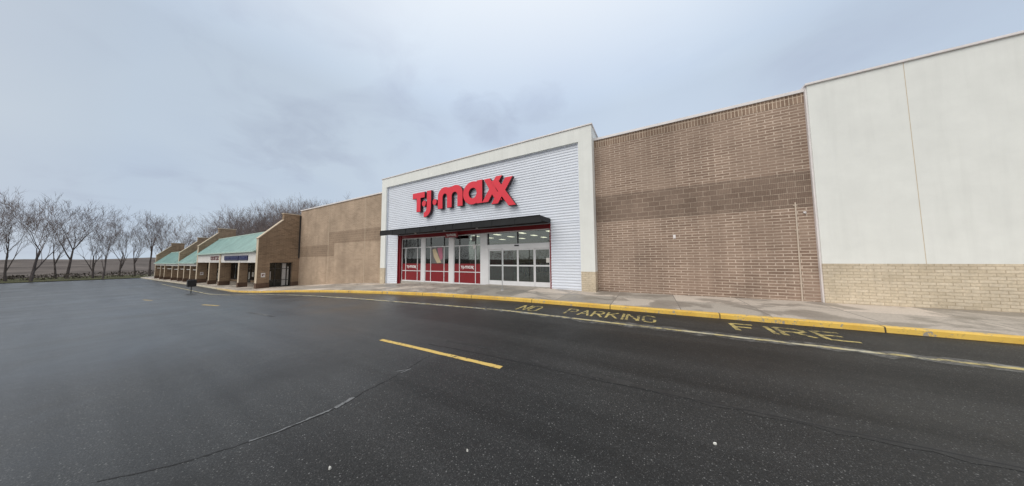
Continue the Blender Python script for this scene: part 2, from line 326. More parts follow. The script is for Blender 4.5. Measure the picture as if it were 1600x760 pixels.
# ------------------------------------------------------------------ mesh helpers (heights given relative to the camera)
ORG = {}
def tag(o, label=None, cat=None, group=None, kind=None):
    if label: o['label'] = label
    if cat: o['category'] = cat
    if group: o['group'] = group
    if kind: o['kind'] = kind
    return o
def thing(name, label, cat, at, group=None):
    o = bpy.data.objects.new(name, None); col.objects.link(o); o.empty_display_size = 0.3
    o.location = (at[0], at[1], at[2] + ZO); ORG[o.name] = Vector(o.location)
    return tag(o, label, cat, group)
class MB:
    def __init__(s): s.v = []; s.f = []; s.m = []
    def quad(s, pts, mi=0):
        b = len(s.v); s.v += [tuple(p) for p in pts]; s.f.append(tuple(range(b, b + len(pts)))); s.m.append(mi); return s
    def box(s, x0, x1, y0, y1, z0, z1, mi=0):
        b = len(s.v)
        s.v += [(x0, y0, z0), (x1, y0, z0), (x1, y1, z0), (x0, y1, z0), (x0, y0, z1), (x1, y0, z1), (x1, y1, z1), (x0, y1, z1)]
        for f in ((0, 3, 2, 1), (4, 5, 6, 7), (0, 1, 5, 4), (1, 2, 6, 5), (2, 3, 7, 6), (3, 0, 4, 7)):
            s.f.append(tuple(b + i for i in f)); s.m.append(mi)
        return s
    def prism(s, poly, x0, x1, plane='yz', mi=0):   # polygon extruded along x (plane yz) or along y (plane xz)
        n = len(poly); b = len(s.v)
        for q in (x0, x1):
            for (a, c) in poly: s.v.append((q, a, c) if plane == 'yz' else (a, q, c))
        s.f.append(tuple(b + i for i in range(n))); s.f.append(tuple(b + n + i for i in reversed(range(n)))); s.m += [mi, mi]
        for i in range(n):
            j = (i + 1) % n; s.f.append((b + i, b + n + i, b + n + j, b + j)); s.m.append(mi)
        return s
    def cyl(s, p0, p1, r0, r1=None, n=10, mi=0, cap=True):
        r1 = r0 if r1 is None else r1
        p0 = Vector(p0); p1 = Vector(p1); d = (p1 - p0).normalized()
        a = d.orthogonal().normalized(); c = d.cross(a); b = len(s.v)
        for q, r in ((p0, r0), (p1, r1)):
            for i in range(n):
                th = 2 * math.pi * i / n; s.v.append(tuple(q + (a * math.cos(th) + c * math.sin(th)) * r))
        for i in range(n):
            j = (i + 1) % n; s.f.append((b + i, b + j, b + n + j, b + n + i)); s.m.append(mi)
        if cap:
            s.f.append(tuple(b + i for i in reversed(range(n)))); s.f.append(tuple(b + n + i for i in range(n))); s.m += [mi, mi]
        return s
    def build(s, name, mats, parent=None, bevel=0.0, smooth=False):
        if not isinstance(mats, (list, tuple)): mats = [mats]
        V = [Vector((x, y, z + ZO)) for x, y, z in s.v]
        if parent is not None:
            r = parent
            while r.parent: r = r.parent
            org = ORG[r.name]
        else:
            org = Vector(((min(v.x for v in V) + max(v.x for v in V)) / 2, (min(v.y for v in V) + max(v.y for v in V)) / 2, min(v.z for v in V)))
        me = bpy.data.meshes.new(name); me.from_pydata([tuple(v - org) for v in V], [], s.f); me.validate()
        for q in mats: me.materials.append(M[q])
        if len(mats) > 1 and len(me.polygons) == len(s.m): me.polygons.foreach_set('material_index', s.m)
        bm = bmesh.new(); bm.from_mesh(me)
        if bevel:
            bmesh.ops.remove_doubles(bm, verts=bm.verts, dist=1e-5)
            es = [e for e in bm.edges if len(e.link_faces) == 2 and e.calc_face_angle(0) > 0.5]
            bmesh.ops.bevel(bm, geom=es, offset=bevel, segments=2, affect='EDGES', clamp_overlap=True)
        bmesh.ops.recalc_face_normals(bm, faces=bm.faces)
        bm.to_mesh(me); bm.free()
        if smooth: me.polygons.foreach_set('use_smooth', [True] * len(me.polygons))
        o = bpy.data.objects.new(name, me); col.objects.link(o)
        if parent is not None: o.parent = parent
        else: o.location = org; ORG[o.name] = org
        return o

# ------------------------------------------------------------------ levels of the ground
def interp(kn, x):
    xs = [k[0] for k in kn]
    if x <= xs[0]: return kn[0][1]
    if x >= xs[-1]: return kn[-1][1]
    i = bisect.bisect_right(xs, x) - 1
    u = (x - xs[i]) / (xs[i + 1] - xs[i]); return kn[i][1] + (kn[i + 1][1] - kn[i][1]) * u
ZW = [(-130, -4.2), (-89, -3.75), (-63, -3.38), (-50.7, -3.2), (-43, -3.08), (-37, -2.98), (-30, -2.5), (-23.5, -2.12), (-18, -1.9), (-13, -1.72), (-9, -1.62), (-5, -1.62), (-2.5, -1.68), (5, -1.64), (15, -1.6), (60, -1.55)]
ZA = [(-600, -4.6), (-130, -4.4), (-89, -3.95), (-63, -3.57), (-50, -3.38), (-37, -3.15), (-30, -2.75), (-23.5, -2.35), (-18, -2.1), (-13, -1.95), (-9, -1.87), (-5, -1.84), (5, -1.83), (60, -1.75), (600, -1.7)]
YK = [(-130, 9.0), (-89, 9.0), (-55, 8.85), (-38, 8.25), (-29, 7.85), (-20, 8.45), (-14, 8.95), (-9, 9.35), (-5, 9.6), (8, 9.68), (40, 9.7)]
def sm(kn, x):   # smoothed over a few metres
    wd = 2.0 if x > -25 else 4.0
    return sum(interp(kn, x + d * wd / 2) for d in (-1, -0.5, 0, 0.5, 1)) / 5
XS = [-600, -400, -250, -180] + list(range(-140, -40, 4)) + [x * 1.0 for x in range(-40, 16)] + [20, 30, 60, 120, 250, 400, 600]
za_t = [(x, sm(ZA, x)) for x in XS]
def za(x, y=0): return interp(za_t, x)
XW = [x for x in XS if -141 < x < 61]
zw_t = [(x, sm(ZW, x)) for x in XW]; yk_t = [(x, sm(YK, x)) for x in XW]
def zw(x): return interp(zw_t, x)
def yk(x): return interp(yk_t, x)
KH = 0.135
def zs(x, y):    # top of the pavement
    a, bq = yk(x), 13.4
    return (za(x) + KH) + (zw(x) - za(x) - KH) * (y - a) / (bq - a)

# asphalt sheet to the horizon
mb = MB(); YS = [-600, -200, -60, -20, -8, 0, 4, 8, 12, 20, 60, 200, 600]
idx = {}
for i, x in enumerate(XS):
    for j, y in enumerate(YS): idx[i, j] = len(mb.v); mb.v.append((x, y, za(x)))
for i in range(len(XS) - 1):
    for j in range(len(YS) - 1): mb.f.append((idx[i, j], idx[i + 1, j], idx[i + 1, j + 1], idx[i, j + 1])); mb.m.append(0)
lot = mb.build('parking_lot', 'asphalt'); tag(lot, 'wide dark damp asphalt parking lot with worn yellow lines', 'parking lot', kind='structure')

# kerb and pavement
kb = MB(); pv = MB()
for x0, x1 in zip(XW[:-1], XW[1:]):
    pr = []
    for x in (x0, x1):
        y, z = yk(x), za(x); t_ = zs(x, y)
        pr.append([(x, y - 0.012, z - 0.05), (x, y, t_ - 0.02), (x, y + 0.018, t_), (x, y + 0.18, zs(x, y + 0.18) + 0.001), (x, y + 0.18, z - 0.05)])
    for k in range(4): kb.quad([pr[0][k], pr[1][k], pr[1][k + 1], pr[0][k + 1]])
    pv.quad([(x0, yk(x0) + 0.18, zs(x0, yk(x0) + 0.18)), (x1, yk(x1) + 0.18, zs(x1, yk(x1) + 0.18)), (x1, 13.45, zs(x1, 13.45)), (x0, 13.45, zs(x0, 13.45))])
o = kb.build('kerb', 'kerb', smooth=False); tag(o, 'yellow painted kerb along the shop front pavement', 'kerb', kind='structure')
o = pv.build('pavement', 'concrete'); tag(o, 'pale concrete pavement with damp dark stains in front of the store', 'pavement', kind='structure')

# ---- markings lying on the asphalt (parts of the lot)
rnd = random.Random(4)
def strip(mb, x0, y0, x1, y1, wd, lift=0.004, jag=0.0, step=0.5):
    n = max(1, int(math.hypot(x1 - x0, y1 - y0) / step)); dx, dy = x1 - x0, y1 - y0; L = math.hypot(dx, dy); nx, ny = -dy / L, dx / L
    pts = []
    for i in range(n + 1):
        u = i / n; x, y = x0 + dx * u, y0 + dy * u
        a = wd / 2 * (1 + rnd.uniform(-jag, jag)); b_ = wd / 2 * (1 + rnd.uniform(-jag, jag))
        off = rnd.uniform(-jag, jag) * wd * 0.3
        pts.append(((x + nx * (a + off), y + ny * (a + off)), (x - nx * (b_ - off), y - ny * (b_ - off))))
    for (a, b_), (c_, d_) in zip(pts[:-1], pts[1:]):
        mb.quad([(*b_, za(b_[0]) + lift), (*d_, za(d_[0]) + lift), (*c_, za(c_[0]) + lift), (*a, za(a[0]) + lift)])
for (x0, y0, x1, y1) in ((-5.52, 3.60, -2.28, 3.66), (-19.7, 3.32, -17.9, 3.5), (-36.0, 3.0, -32.8, 3.1), (6.2, 3.75, 9.4, 3.8)):
    mb = MB(); strip(mb, x0, y0, x1, y1, 0.105, 0.004, 0.10, 0.12); mb.build('parking_line', 'paint_yellow', lot)
mb = MB(); strip(mb, -13.6, 3.4, -11.4, 3.5, 0.1, 0.004, 0.2, 0.2); o = mb.build('parking_line', 'paint_ghost', lot); o['label'] = 'nearly worn away short white line'
wl = [(30, 7.5), (8, 7.55), (0, 7.6), (-4.6, 7.7), (-10, 7.3), (-19.5, 7.0), (-30, 6.4), (-45, 6.8), (-70, 7.4)]
mb = MB(); mg = MB()
for (xa, ya), (xb, yb) in zip(wl[:-1], wl[1:]):
    strip(mb, xa, ya, xb, yb, 0.13, 0.005, 0.16, 0.22); strip(mg, xa, ya - 0.02, xb, yb - 0.02, 0.42, 0.0025, 0.45, 0.3)
mg.build('line_residue', 'paint_ghost', lot); mb.build('lane_line', 'paint_white', lot)
# stroke letters of the fire lane writing
GL = {'N': [[(0, 0), (0, 1)], [(0, 1), (.62, 0)], [(.62, 0), (.62, 1)]],
 'O': [[(.15, 0), (.5, 0), (.65, .2), (.65, .8), (.5, 1), (.15, 1), (0, .8), (0, .2), (.15, 0)]],
 'P': [[(0, 0), (0, 1), (.45, 1), (.6, .88), (.6, .62), (.45, .5), (0, .5)]],
 'A': [[(0, 0), (.33, 1), (.66, 0)], [(.12, .34), (.54, .34)]],
 'R': [[(0, 0), (0, 1), (.45, 1), (.6, .88), (.6, .62), (.45, .5), (0, .5)], [(.3, .5), (.62, 0)]],
 'K': [[(0, 0), (0, 1)], [(.6, 1), (0, .45)], [(.2, .6), (.62, 0)]],
 'I': [[(0.05, 0), (0.05, 1)]],
 'G': [[(.6, .85), (.48, 1), (.15, 1), (0, .8), (0, .2), (.15, 0), (.48, 0), (.6, .15), (.6, .45), (.35, .45)]],
 'F': [[(0, 0), (0, 1), (.6, 1)], [(0, .52), (.46, .52)]],
 'E': [[(.6, 0), (0, 0), (0, 1), (.6, 1)], [(0, .52), (.48, .52)]]}
def writing(txt, xa, xb, ya, h, wd):
    adv = [(.28 if c_ == 'I' else .88) for c_ in txt]; tot = sum(adv) - .24; k = (xb - xa) / tot; x = xa
    for c_, a in zip(txt, adv):
        mb = MB()
        for n_, st_ in enumerate(GL[c_]):
            for q, (p0, p1) in enumerate(zip(st_[:-1], st_[1:])):
                strip(mb, x + p0[0] * k, ya + p0[1] * h, x + p1[0] * k, ya + p1[1] * h, wd, 0.004 + 0.0004 * ((n_ * 3 + q) % 9), 0.12, 0.15)
        o = mb.build('painted_letter', 'paint_text', lot); x += a * k
writing('NO', -4.38, -3.64, 8.05, 0.88, 0.075)
writing('PARKING', -2.62, 0.05, 8.18, 0.84, 0.075)
writing('FIRE', 1.86, 3.86, 8.30, 0.76, 0.10)
# paving seam, its filler and the long tyre-worn crack
def wander(mb, pts, wd, lift, j=0.02, jag=0.35, step=0.10):
    n0 = [(x + rnd.uniform(-j, j), y) for x, y in pts]
    for a, b_ in zip(n0[:-1], n0[1:]): strip(mb, *a, *b_, wd, lift, jag, step)
seam = [(-4.15, 0.15), (-3.79, 0.62), (-3.65, 0.93), (-3.55, 1.20), (-3.50, 1.54), (-3.49, 1.81), (-3.57, 2.1), (-3.58, 2.5), (-3.66, 2.92), (-3.74, 3.3), (-3.76, 3.56)]
def along(y): return interp([(q[1], q[0]) for q in seam], y)
def fine_line(mb, y0, y1, w0, lift, off=0.0, dy=0.05, jx=0.012):
    ps = []; y = y0
    while y < y1: ps.append((along(y) + off + rnd.uniform(-jx, jx), y)); y += dy * rnd.uniform(.6, 1.4)
    for a, b_ in zip(ps[:-1], ps[1:]): strip(mb, *a, *b_, w0 * rnd.uniform(.5, 1.5), lift, 0.4, 0.03)
mb = MB(); fine_line(mb, 0.2, 3.58, 0.013, 0.003); mb.build('crack', 'crack', lot)
mb = MB(); fine_line(mb, 0.98, 1.45, 0.014, 0.0045, -0.02); fine_line(mb, 1.42, 1.72, 0.026, 0.0047, -0.02); fine_line(mb, 1.70, 1.98, 0.045, 0.0049, -0.022, 0.05, 0.016); mb.build('crack_filler', 'sealant', lot)
mb = MB(); strip(mb, -3.72, 2.72, -3.60, 2.86, 0.022, 0.0045, 0.6, 0.05); strip(mb, -3.62, 2.72, -3.6, 2.9, 0.025, 0.0048, 0.6, 0.05); mb.build('crack_filler', 'sealant', lot)
mb = MB(); wander(mb, [(-4.3, 3.9), (-3.7, 3.95), (-2.82, 3.99), (-1.9, 4.01), (-0.7, 3.98), (0.25, 4.03), (0.9, 4.06), (1.6, 4.07), (3.2, 4.12), (6.0, 4.2)], 0.022, 0.003, 0.0, 0.45, 0.08)
mb.build('crack', 'crack', lot)
mb = MB()
for yo in (0.06,): wander(mb, [(-0.9, 4.05 + yo), (0.25, 4.0 + yo), (0.9, 4.0 + yo), (1.6, 4.0 + yo), (3.2, 4.05 + yo)], 0.13, 0.0026, 0.0, 0.5, 0.15)
mb.build('damp_streak', 'damp', lot)
mb = MB(); wander(mb, [(-4.1, 4.25), (-3.3, 4.32), (-2.3, 4.3), (-1.6, 4.1)], 0.10, 0.0026, 0.0, 0.5, 0.15); mb.build('damp_streak', 'damp', lot)
# pale scraps on the asphalt
def scrap(x, y, s, lab, sd_):
    r_ = random.Random(sd_); mb = MB(); n = 7; rs = [s * r_.uniform(0.5, 1) for _ in range(n)]
    top = [(x + math.cos(6.283 * i / n) * rs[i], y + math.sin(6.283 * i / n) * rs[i] * 0.7, za(x) + 0.012 + r_.uniform(0, 0.012)) for i in range(n)]
    bot = [(a, b_, za(x) + 0.001) for a, b_, _ in top]
    mb.quad(top); mb.quad(bot[::-1])
    for i in range(n): j = (i + 1) % n; mb.quad([bot[i], bot[j], top[j], top[i]])
    tag(mb.build('litter_scrap', 'paper'), lab, 'litter')
scrap(-2.54, 1.21, 0.018, 'small white litter scrap on the asphalt at the lower left, past the paving seam', 1)
scrap(0.48, 3.19, 0.016, 'small pale litter scrap on the asphalt in the lower right foreground', 2)
scrap(-1.6, 1.95, 0.012, 'tiny pale chip on the asphalt in the middle of the foreground', 3)

# ------------------------------------------------------------------ the big store
store = thing('store_building', 'large brown brick store with white framed ribbed entrance and red raised letters', 'store', (-11, 13.4, -1.65))
def zb(x): return zw(x) - 0.12
# right brick wall (+ band, soldier course, coping, conduit)
def wall_poly(x0, x1, y0, y1, z1):
    mb = MB(); mb.prism([(x0, zb(x0)), (x1, zb(x1)), (x1, z1), (x0, z1)], y0, y1, 'xz'); return mb
wr = wall_poly(-2.43, 5.39, 13.4, 13.7, 6.30).build('brick_wall', 'brick_right', store); wr['label'] = 'brown brick wall with pale mortar to the right of the entrance'
MB().box(-2.43, 5.39, 13.392, 13.41, 1.88, 3.23).build('block_band', 'block_band', wr)
MB().box(-2.43, 5.39, 13.391, 13.41, 5.90, 6.30).build('soldier_course', 'brick_soldier', wr)
MB().box(-2.43, 5.39, 13.33, 13.75, 6.285, 6.41).build('coping', 'coping', wr, bevel=0.008)
mb = MB().cyl((4.86, 13.375, zw(4.8) - 0.02), (4.88, 13.375, 2.07), 0.022, n=8)
for z in (-1.0, 0.0, 1.0, 1.95): mb.box(4.82, 4.92, 13.37, 13.4, z, z + 0.03)
mb.build('conduit', 'pipe', wr)
mb = MB().box(5.07, 5.14, 13.35, 13.392, 1.64, 1.70); mb.cyl((5.105, 13.36, 1.66), (5.105, 13.31, 1.63), 0.02, 0.028, 10); mb.build('wall_lamp', 'white_mark', wr)
MB().box(0.93, 1.03, 13.385, 13.4, 0.88, 1.05).build('wall_plate', 'coping', wr, bevel=0.004)
# far right white bay and the wall beyond it
mb = wall_poly(5.39, 12.6, 13.25, 13.75, 6.45); mb2 = MB()
o = MB().box(5.39, 12.6, 13.25, 13.9, -0.25, 6.45).build('stucco_bay', 'stucco', store); o['label'] = 'tall white stucco bay at the right end'
o2 = MB(); o2.prism([(5.39, zb(5.4)), (12.6, zb(12.6)), (12.6, -0.25), (5.39, -0.25)], 13.25, 13.9, 'xz'); o2.build('brick_plinth', 'brick_cream', o)
MB().box(5.33, 12.66, 13.19, 13.95, 6.452, 6.53).build('coping', 'coping', o, bevel=0.008)
MB().box(7.598, 7.610, 13.246, 13.26, -0.25, 6.45).build('control_joint', 'joint_lit_edge', o)
MB().box(5.345, 5.39, 13.30, 13.4, zw(5.4) - .02, 6.45).build('corner_trim', 'coping', o)
w2 = wall_poly(12.6, 27, 13.4, 13.7, 6.30).build('brick_wall', 'brick_right', store); MB().box(12.6, 27, 13.33, 13.75, 6.285, 6.41).build('coping', 'coping', w2)
# left wall
wlft = wall_poly(-37.0, -20.03, 13.4, 13.7, 6.02).build('brick_wall', 'brick_left', store); wlft['label'] = 'lighter tan brick wall to the left of the entrance'
MB().box(-37.0, -20.03, 13.32, 13.75, 6.005, 6.13).build('coping', 'coping', wlft, bevel=0.008)
mb = MB().prism([(-20.03, 1.72), (-28.95, 1.80), (-28.95, 0.44), (-37.0, 0.46), (-37.0, 1.64), (-30.1, 1.66), (-30.1, 3.0), (-20.03, 2.98)], 13.394, 13.41, 'xz')
mb.build('block_band', 'brick_left_dark', wlft)
for x in (-30.15, -23.4): MB().box(x - 0.02, x + 0.02, 13.385, 13.41, zb(x), 5.95).build('control_joint', 'joint_lit_edge', wlft)
# side, back and roof
mb = MB(); mb.box(-37.3, -37.0, 13.76, 50, -4, 5.6); mb.box(26.7, 27, 13.7, 50, -3, 6.3); mb.box(-37.3, 27, 50, 50.3, -4, 5.6)
mb.build('outer_wall', 'brick_left', store)
MB().box(-37.0, 26.7, 13.7, 50, 5.3, 5.5).build('roof', 'roofing', store)
# portal frame round the entrance
FL, FR, IL, IR, FT, IT, FY = -20.03, -2.43, -19.40, -3.13, 6.93, 6.18, 12.80
fr = MB(); fr.box(FL, IL, FY, 14.6, -0.67, FT); fr.box(IR, FR, FY, 14.6, -0.67, FT); fr.box(IL, IR, FY, 14.6, IT, FT)
frame = fr.build('entrance_frame', 'stucco', store); frame['label'] = 'white stucco portal standing proud of the brick walls'
mb = MB(); mb.box(FL - .05, FR + .05, FY - .05, 14.65, FT + .002, FT + .075); mb.build('coping', 'coping', frame, bevel=0.008)
for a, b_ in ((FL, IL), (IR, FR)):
    mb = MB(); mb.prism([(a, zb(a)), (b_, zb(b_)), (b_, -0.67), (a, -0.67)], FY + .004, 14.6, 'xz'); mb.build('brick_plinth', 'brick_cream', frame)
for x in (-14.4, -8.8): MB().box(x, x + 0.012, FY - 0.003, FY + .01, IT, FT).build('control_joint', 'coping', frame)
# ribbed metal panels
OL, OR_, OT = -17.95, -4.80, 1.97
SY = 12.95
def ribs(mb, x0, x1, z0, z1, per=0.152, dep=0.028):
    z = z1; prof = []
    while z > z0:
        for dz, dy in ((0, 0), (0.055, 0), (0.075, dep), (0.132, dep)): prof.append((SY + dy, max(z0, z - dz)))
        z -= per
    prof.append((SY, z0))
    b = len(mb.v)
    for (y, zq) in prof: mb.v.append((x0, y, zq)); mb.v.append((x1, y, zq))
    for i in range(len(prof) - 1): mb.f.append((b + 2 * i, b + 2 * i + 1, b + 2 * i + 3, b + 2 * i + 2)); mb.m.append(0)
mb = MB(); ribs(mb, IL, IR, OT, IT); sid = mb.build('metal_siding', 'siding', store)
mb = MB(); ribs(mb, IL, OL, -2.05, OT - 0.001); mb.build('metal_siding', 'siding', store)
mb = MB(); ribs(mb, OR_, IR, -1.72, OT - 0.001); mb.build('metal_siding', 'siding', store)
mb = MB(); mb.box(IL, IR, SY + .03, 13.19, OT, IT); mb.box(IL, OL, SY + .03, 13.19, -2.1, OT); mb.box(OR_, IR, SY + .03, 13.19, -1.8, OT)
mb.build('siding_backing', 'backing', store)
mb = MB(); mb.box(IL, IR, 12.90, 12.93, IT - .05, IT - .001); mb.box(IL + .001, IL + .05, 12.90, 12.94, -2.05, IT - .05); mb.box(IR - .05, IR - .001, 12.90, 12.94, -1.75, IT - .05)
mb.build('trim_and_lit_edge', 'siding', sid)
# red surround of the glazed opening
WY = 13.20
mb = MB(); mb.box(OL, -17.72, 13.02, WY + .06, -2.0, OT); mb.box(OL - .002, OL + .05, 12.93, 13.02, -2.0, OT)
mb.box(-4.86, OR_, 12.94, WY + .06, -1.66, OT); mb.box(-17.72, -4.86, 13.10, WY + .06, 1.72, OT)
mb.build('red_surround', 'red_panel', store)
# windows: three bays
ZT, ZTR, ZM, ZB_ = 1.70, 0.95, -0.86, -1.60
bays = [(-17.72, -15.40, (-17.23, -15.86)), (-15.02, -12.53, (-14.40, -13.04)), (-12.12, -9.73, (-11.59, -10.20))]
logo_spots = []
for bi, (a, b_, mul) in enumerate(bays):
    win = MB(); t2 = 0.05
    win.box(a, a + .06, WY - .04, WY + .05, ZB_ - .08, ZT); win.box(b_ - .06, b_, WY - .04, WY + .05, ZB_ - .08, ZT)
    for z in (ZTR, ZM): win.box(a + .06, b_ - .06, WY - .035, WY + .045, z - t2 / 2, z + t2 / 2)
    win.box(a + .06, b_ - .06, WY - .04, WY + .05, ZB_ - .08, ZB_); win.box(a + .06, b_ - .06, WY - .04, WY + .05, ZT - .05, ZT)
    for x in mul:
        win.box(x - t2 / 2, x + t2 / 2, WY - .033, WY + .043, ZB_, ZM - t2 / 2); win.box(x - t2 / 2, x + t2 / 2, WY - .033, WY + .043, ZM + t2 / 2, ZTR - t2 / 2)
    wo = win.build('window', 'white_alu', store)
    for x in mul: MB().box(x - .03, x + .03, WY - .033, WY + .043, ZTR + t2 / 2, ZT - .05).build('mullion', 'dark_alu', wo)
    MB().box(a + .06, b_ - .06, WY, WY + .008, ZB_, ZT - .05).build('pane', 'glass', wo)
    xs_ = [a + .06, mul[0] - t2 / 2, mul[0] + t2 / 2, mul[1] - t2 / 2, mul[1] + t2 / 2, b_ - .06]
    for q in (0, 2, 4):
        MB().box(xs_[q], xs_[q + 1], WY - .006, WY - .001, ZB_, ZM - t2 / 2).build('red_film', 'red_film', wo)
        MB().box(xs_[q], xs_[q + 1], WY - .006, WY - .001, ZM + t2 / 2, -0.30).build('red_film', 'red_film', wo)
    if bi != 1: logo_spots.append(((-16.55, -11.0 + .1)[bi // 2], wo))
for a, b_ in ((-15.40, -15.02), (-12.53, -12.12), (-9.73, -9.22)):
    mb = MB().box(a, b_, WY - .06, WY + .06, zb(a), 1.715); mb.build('window_post', 'white_alu', store, bevel=0.01)
# sill under the windows
mb = MB().prism([(-17.72, zb(-17.7)), (-9.73, zb(-9.7)), (-9.73, ZB_ - .082), (-17.72, ZB_ - .082)], WY - .10, WY + .1, 'xz'); mb.build('window_sill', 'sill', store)
# poster in the middle bay
pw = bpy.data.objects['window.001']
po = MB().box(-14.33, -13.10, WY - .004, WY - .001, -0.28, 0.90).build('poster', 'grey_print', pw)
def flat(name, pts, mat, y, th=0.004, parent=None):
    return MB().prism(pts, y, y + th, 'xz').build(name, mat, parent)
flat('poster_print', [(-14.25, 0.75), (-13.95, 0.82), (-13.35, -0.22), (-13.75, -0.26), (-14.1, 0.2)], 'skin', WY - .008, parent=pw)
flat('poster_print', [(-13.75, 0.86), (-13.25, 0.88), (-13.2, 0.1), (-13.42, -0.08), (-13.6, 0.35)], 'pink', WY - .0085, parent=pw)
flat('poster', [(-10.55, 1.18), (-10.2, 1.22), (-10.1, 1.55), (-10.5, 1.58)], 'grey_print', WY - .006, parent=bpy.data.objects['window.002'])
flat('poster', [(-10.42, 0.72), (-10.22, 0.72), (-10.2, 1.0), (-10.44, 1.0)], 'white_mark', WY - .006, parent=bpy.data.objects['window.002'])
# sliding doors
DL, DR = -9.22, -4.86
de = MB(); de.box(DL, DR, WY - .06, WY + .05, 0.62, 0.92); de.box(DL, DL + .09, WY - .05, WY + .05, -1.64, 0.62); de.box(DR - .07, DR, WY - .05, WY + .05, -1.64, 0.62); de.box(DL, DR, WY - .04, WY + .05, 1.66, 1.72)
ent = de.build('door_frame', 'white_alu', store)
MB().box(DL, DR, WY + .0, WY + .008, 0.92, 1.66).build('transom_pane', 'glass', ent)
for x in (-7.0, DL + .05): MB().box(x - .04, x + .04, WY - .03, WY + .04, 0.921, 1.66).build('mullion', 'dark_alu', ent)
MB().box(-7.20, -6.90, WY - .11, WY - .06, 0.78, 0.85).build('door_sensor', 'black', ent, bevel=0.01)
edges = [DL + .09, -8.09, -7.00, -5.90, DR - .07]
for i in range(4):
    a, b_ = edges[i] + .003, edges[i + 1] - .003; y0 = WY - .03 if i in (1, 2) else WY + .0
    d = MB(); s_ = 0.055
    d.box(a, a + s_, y0, y0 + .04, -1.60, 0.615); d.box(b_ - s_, b_, y0, y0 + .04, -1.60, 0.615)
    for z0, z1 in ((-1.60, -1.34), (-0.44, -0.36), (0.54, 0.615)): d.box(a + s_, b_ - s_, y0 + .002, y0 + .038, z0, z1)
    do = d.build('sliding_door', 'white_alu', store)
    MB().box(a + s_, b_ - s_, y0 + .015, y0 + .022, -1.34, 0.54).build('pane', 'glass', do)
MB().box(-5.18, -4.99, WY - .012, WY - .006, -0.22, 0.05).build('notice', 'paper', bpy.data.objects['sliding_door.003'])
MB().box(DL, DR, WY - .25, WY + .3, zb(-7), -1.605).build('door_sill', 'sill', store)
# canopy
CL, CR, CY0, CZ0, CZ1 = -18.05, -4.80, 11.47, 1.86, 2.21
cn = MB(); cn.prism([(CY0, CZ0), (CY0 + .02, CZ1), (12.95, CZ1 + .03), (12.95, CZ0 + .14), (CY0 + .10, CZ0 + .10), (CY0 + .08, CZ0)], CL, CR, 'yz')
can = cn.build('canopy', 'canopy', store)
mb = MB()
n = 9
for i in range(n + 1):
    x = CL + (CR - CL) * i / n; mb.box(x - .012, x + .012, CY0 - .008, CY0 + .03, CZ0 + .0, CZ1 + .012)
mb.box(CL, CR, CY0 - .012, CY0 + .05, CZ1 - .002, CZ1 + .022); mb.build('canopy_seam', 'canopy', can)
for x in (-15.2, -12.3, -9.5): MB().cyl((x, 12.4, CZ0 + .13), (x, 12.4, CZ0 + .08), 0.08, n=14).build('downlight', 'white_alu', can)
# hanging blade sign under the canopy
bl = MB().box(-12.42, -11.28, 12.62, 12.68, 1.50, 1.82)
bl = bl.build('hanging_sign', 'red_film', can)
# raised letters
def glyph_arc(cx_, cz_, rx, rz, a0, a1, n=12):
    return [(cx_ + rx * math.cos(rad(a0 + (a1 - a0) * i / n)), cz_ + rz * math.sin(rad(a0 + (a1 - a0) * i / n))) for i in range(n + 1)]
B0, XH = 3.62, 5.12
def arm_x(tl, tr, br, bl, wtop=0.5, wbot=0.5):
    # an x: corners are the centres of the four arm ends, flat cut top and bottom
    c_ = ((tl[0] + tr[0] + br[0] + bl[0]) / 4, (tl[1] + br[1]) / 2)
    def L(p, q, z): return p[0] + (q[0] - p[0]) * (z - p[1]) / (q[1] - p[1])
    h = wtop / 2; g = wbot / 2
    P = lambda x, z: (x, z)
    zt, zb2 = tl[1], bl[1]
    # lines: tl->br and tr->bl with horizontal half widths
    def xat(p, q, z, o, o2): 
        u = (z - p[1]) / (q[1] - p[1]); return p[0] + (q[0] - p[0]) * u + o + (o2 - o) * u
    def cross(p1, q1, oa, ob, p2, q2, oc, od):
        # z where both offset lines meet
        lo, hi = zb2, zt
        for _ in range(50):
            mid = (lo + hi) / 2; v_ = (xat(p1, q1, mid, oa, ob) - xat(p2, q2, mid, oc, od))
            vl = (xat(p1, q1, lo, oa, ob) - xat(p2, q2, lo, oc, od))
            if (v_ > 0) == (vl > 0): lo = mid
            else: hi = mid
        return (xat(p1, q1, lo, oa, ob), lo)
    topn = cross(tl, br, h, g, tr, bl, -h, -g); botn = cross(tl, br, -h, -g, tr, bl, h, g)
    lef = cross(tl, br, -h, -g, tr, bl, -h, -g); rig = cross(tl, br, h, g, tr, bl, h, g)
    return [(tl[0] - h, tl[1]), (tl[0] + h, tl[1]), topn, (tr[0] - h, tr[1]), (tr[0] + h, tr[1]), rig, (br[0] + g, br[1]), (br[0] - g, br[1]), botn, (bl[0] + g, bl[1]), (bl[0] - g, bl[1]), lef]
LET = []
LET.append(([[(-15.92, 4.67), (-15.92, XH - .02), (-14.60, XH - .02), (-14.60, 4.67), (-15.04, 4.67), (-15.04, B0), (-15.47, B0), (-15.47, 4.67)]], 0))
LET.append(([glyph_arc(-14.66, 4.20, .21, .23, 0, 345, 16)], 0))
LET.append(([[(-14.36, XH), (-14.36, 3.92)] + [(-14.40, 3.70), (-14.52, 3.57), (-14.68, 3.50), (-14.68, 3.16), (-14.42, 3.18), (-14.18, 3.30), (-14.00, 3.50), (-13.92, 3.80)] + [(-13.92, XH)]], 0))
LET.append(([glyph_arc(-13.55, 4.18, .21, .23, 0, 345, 16)], 0))
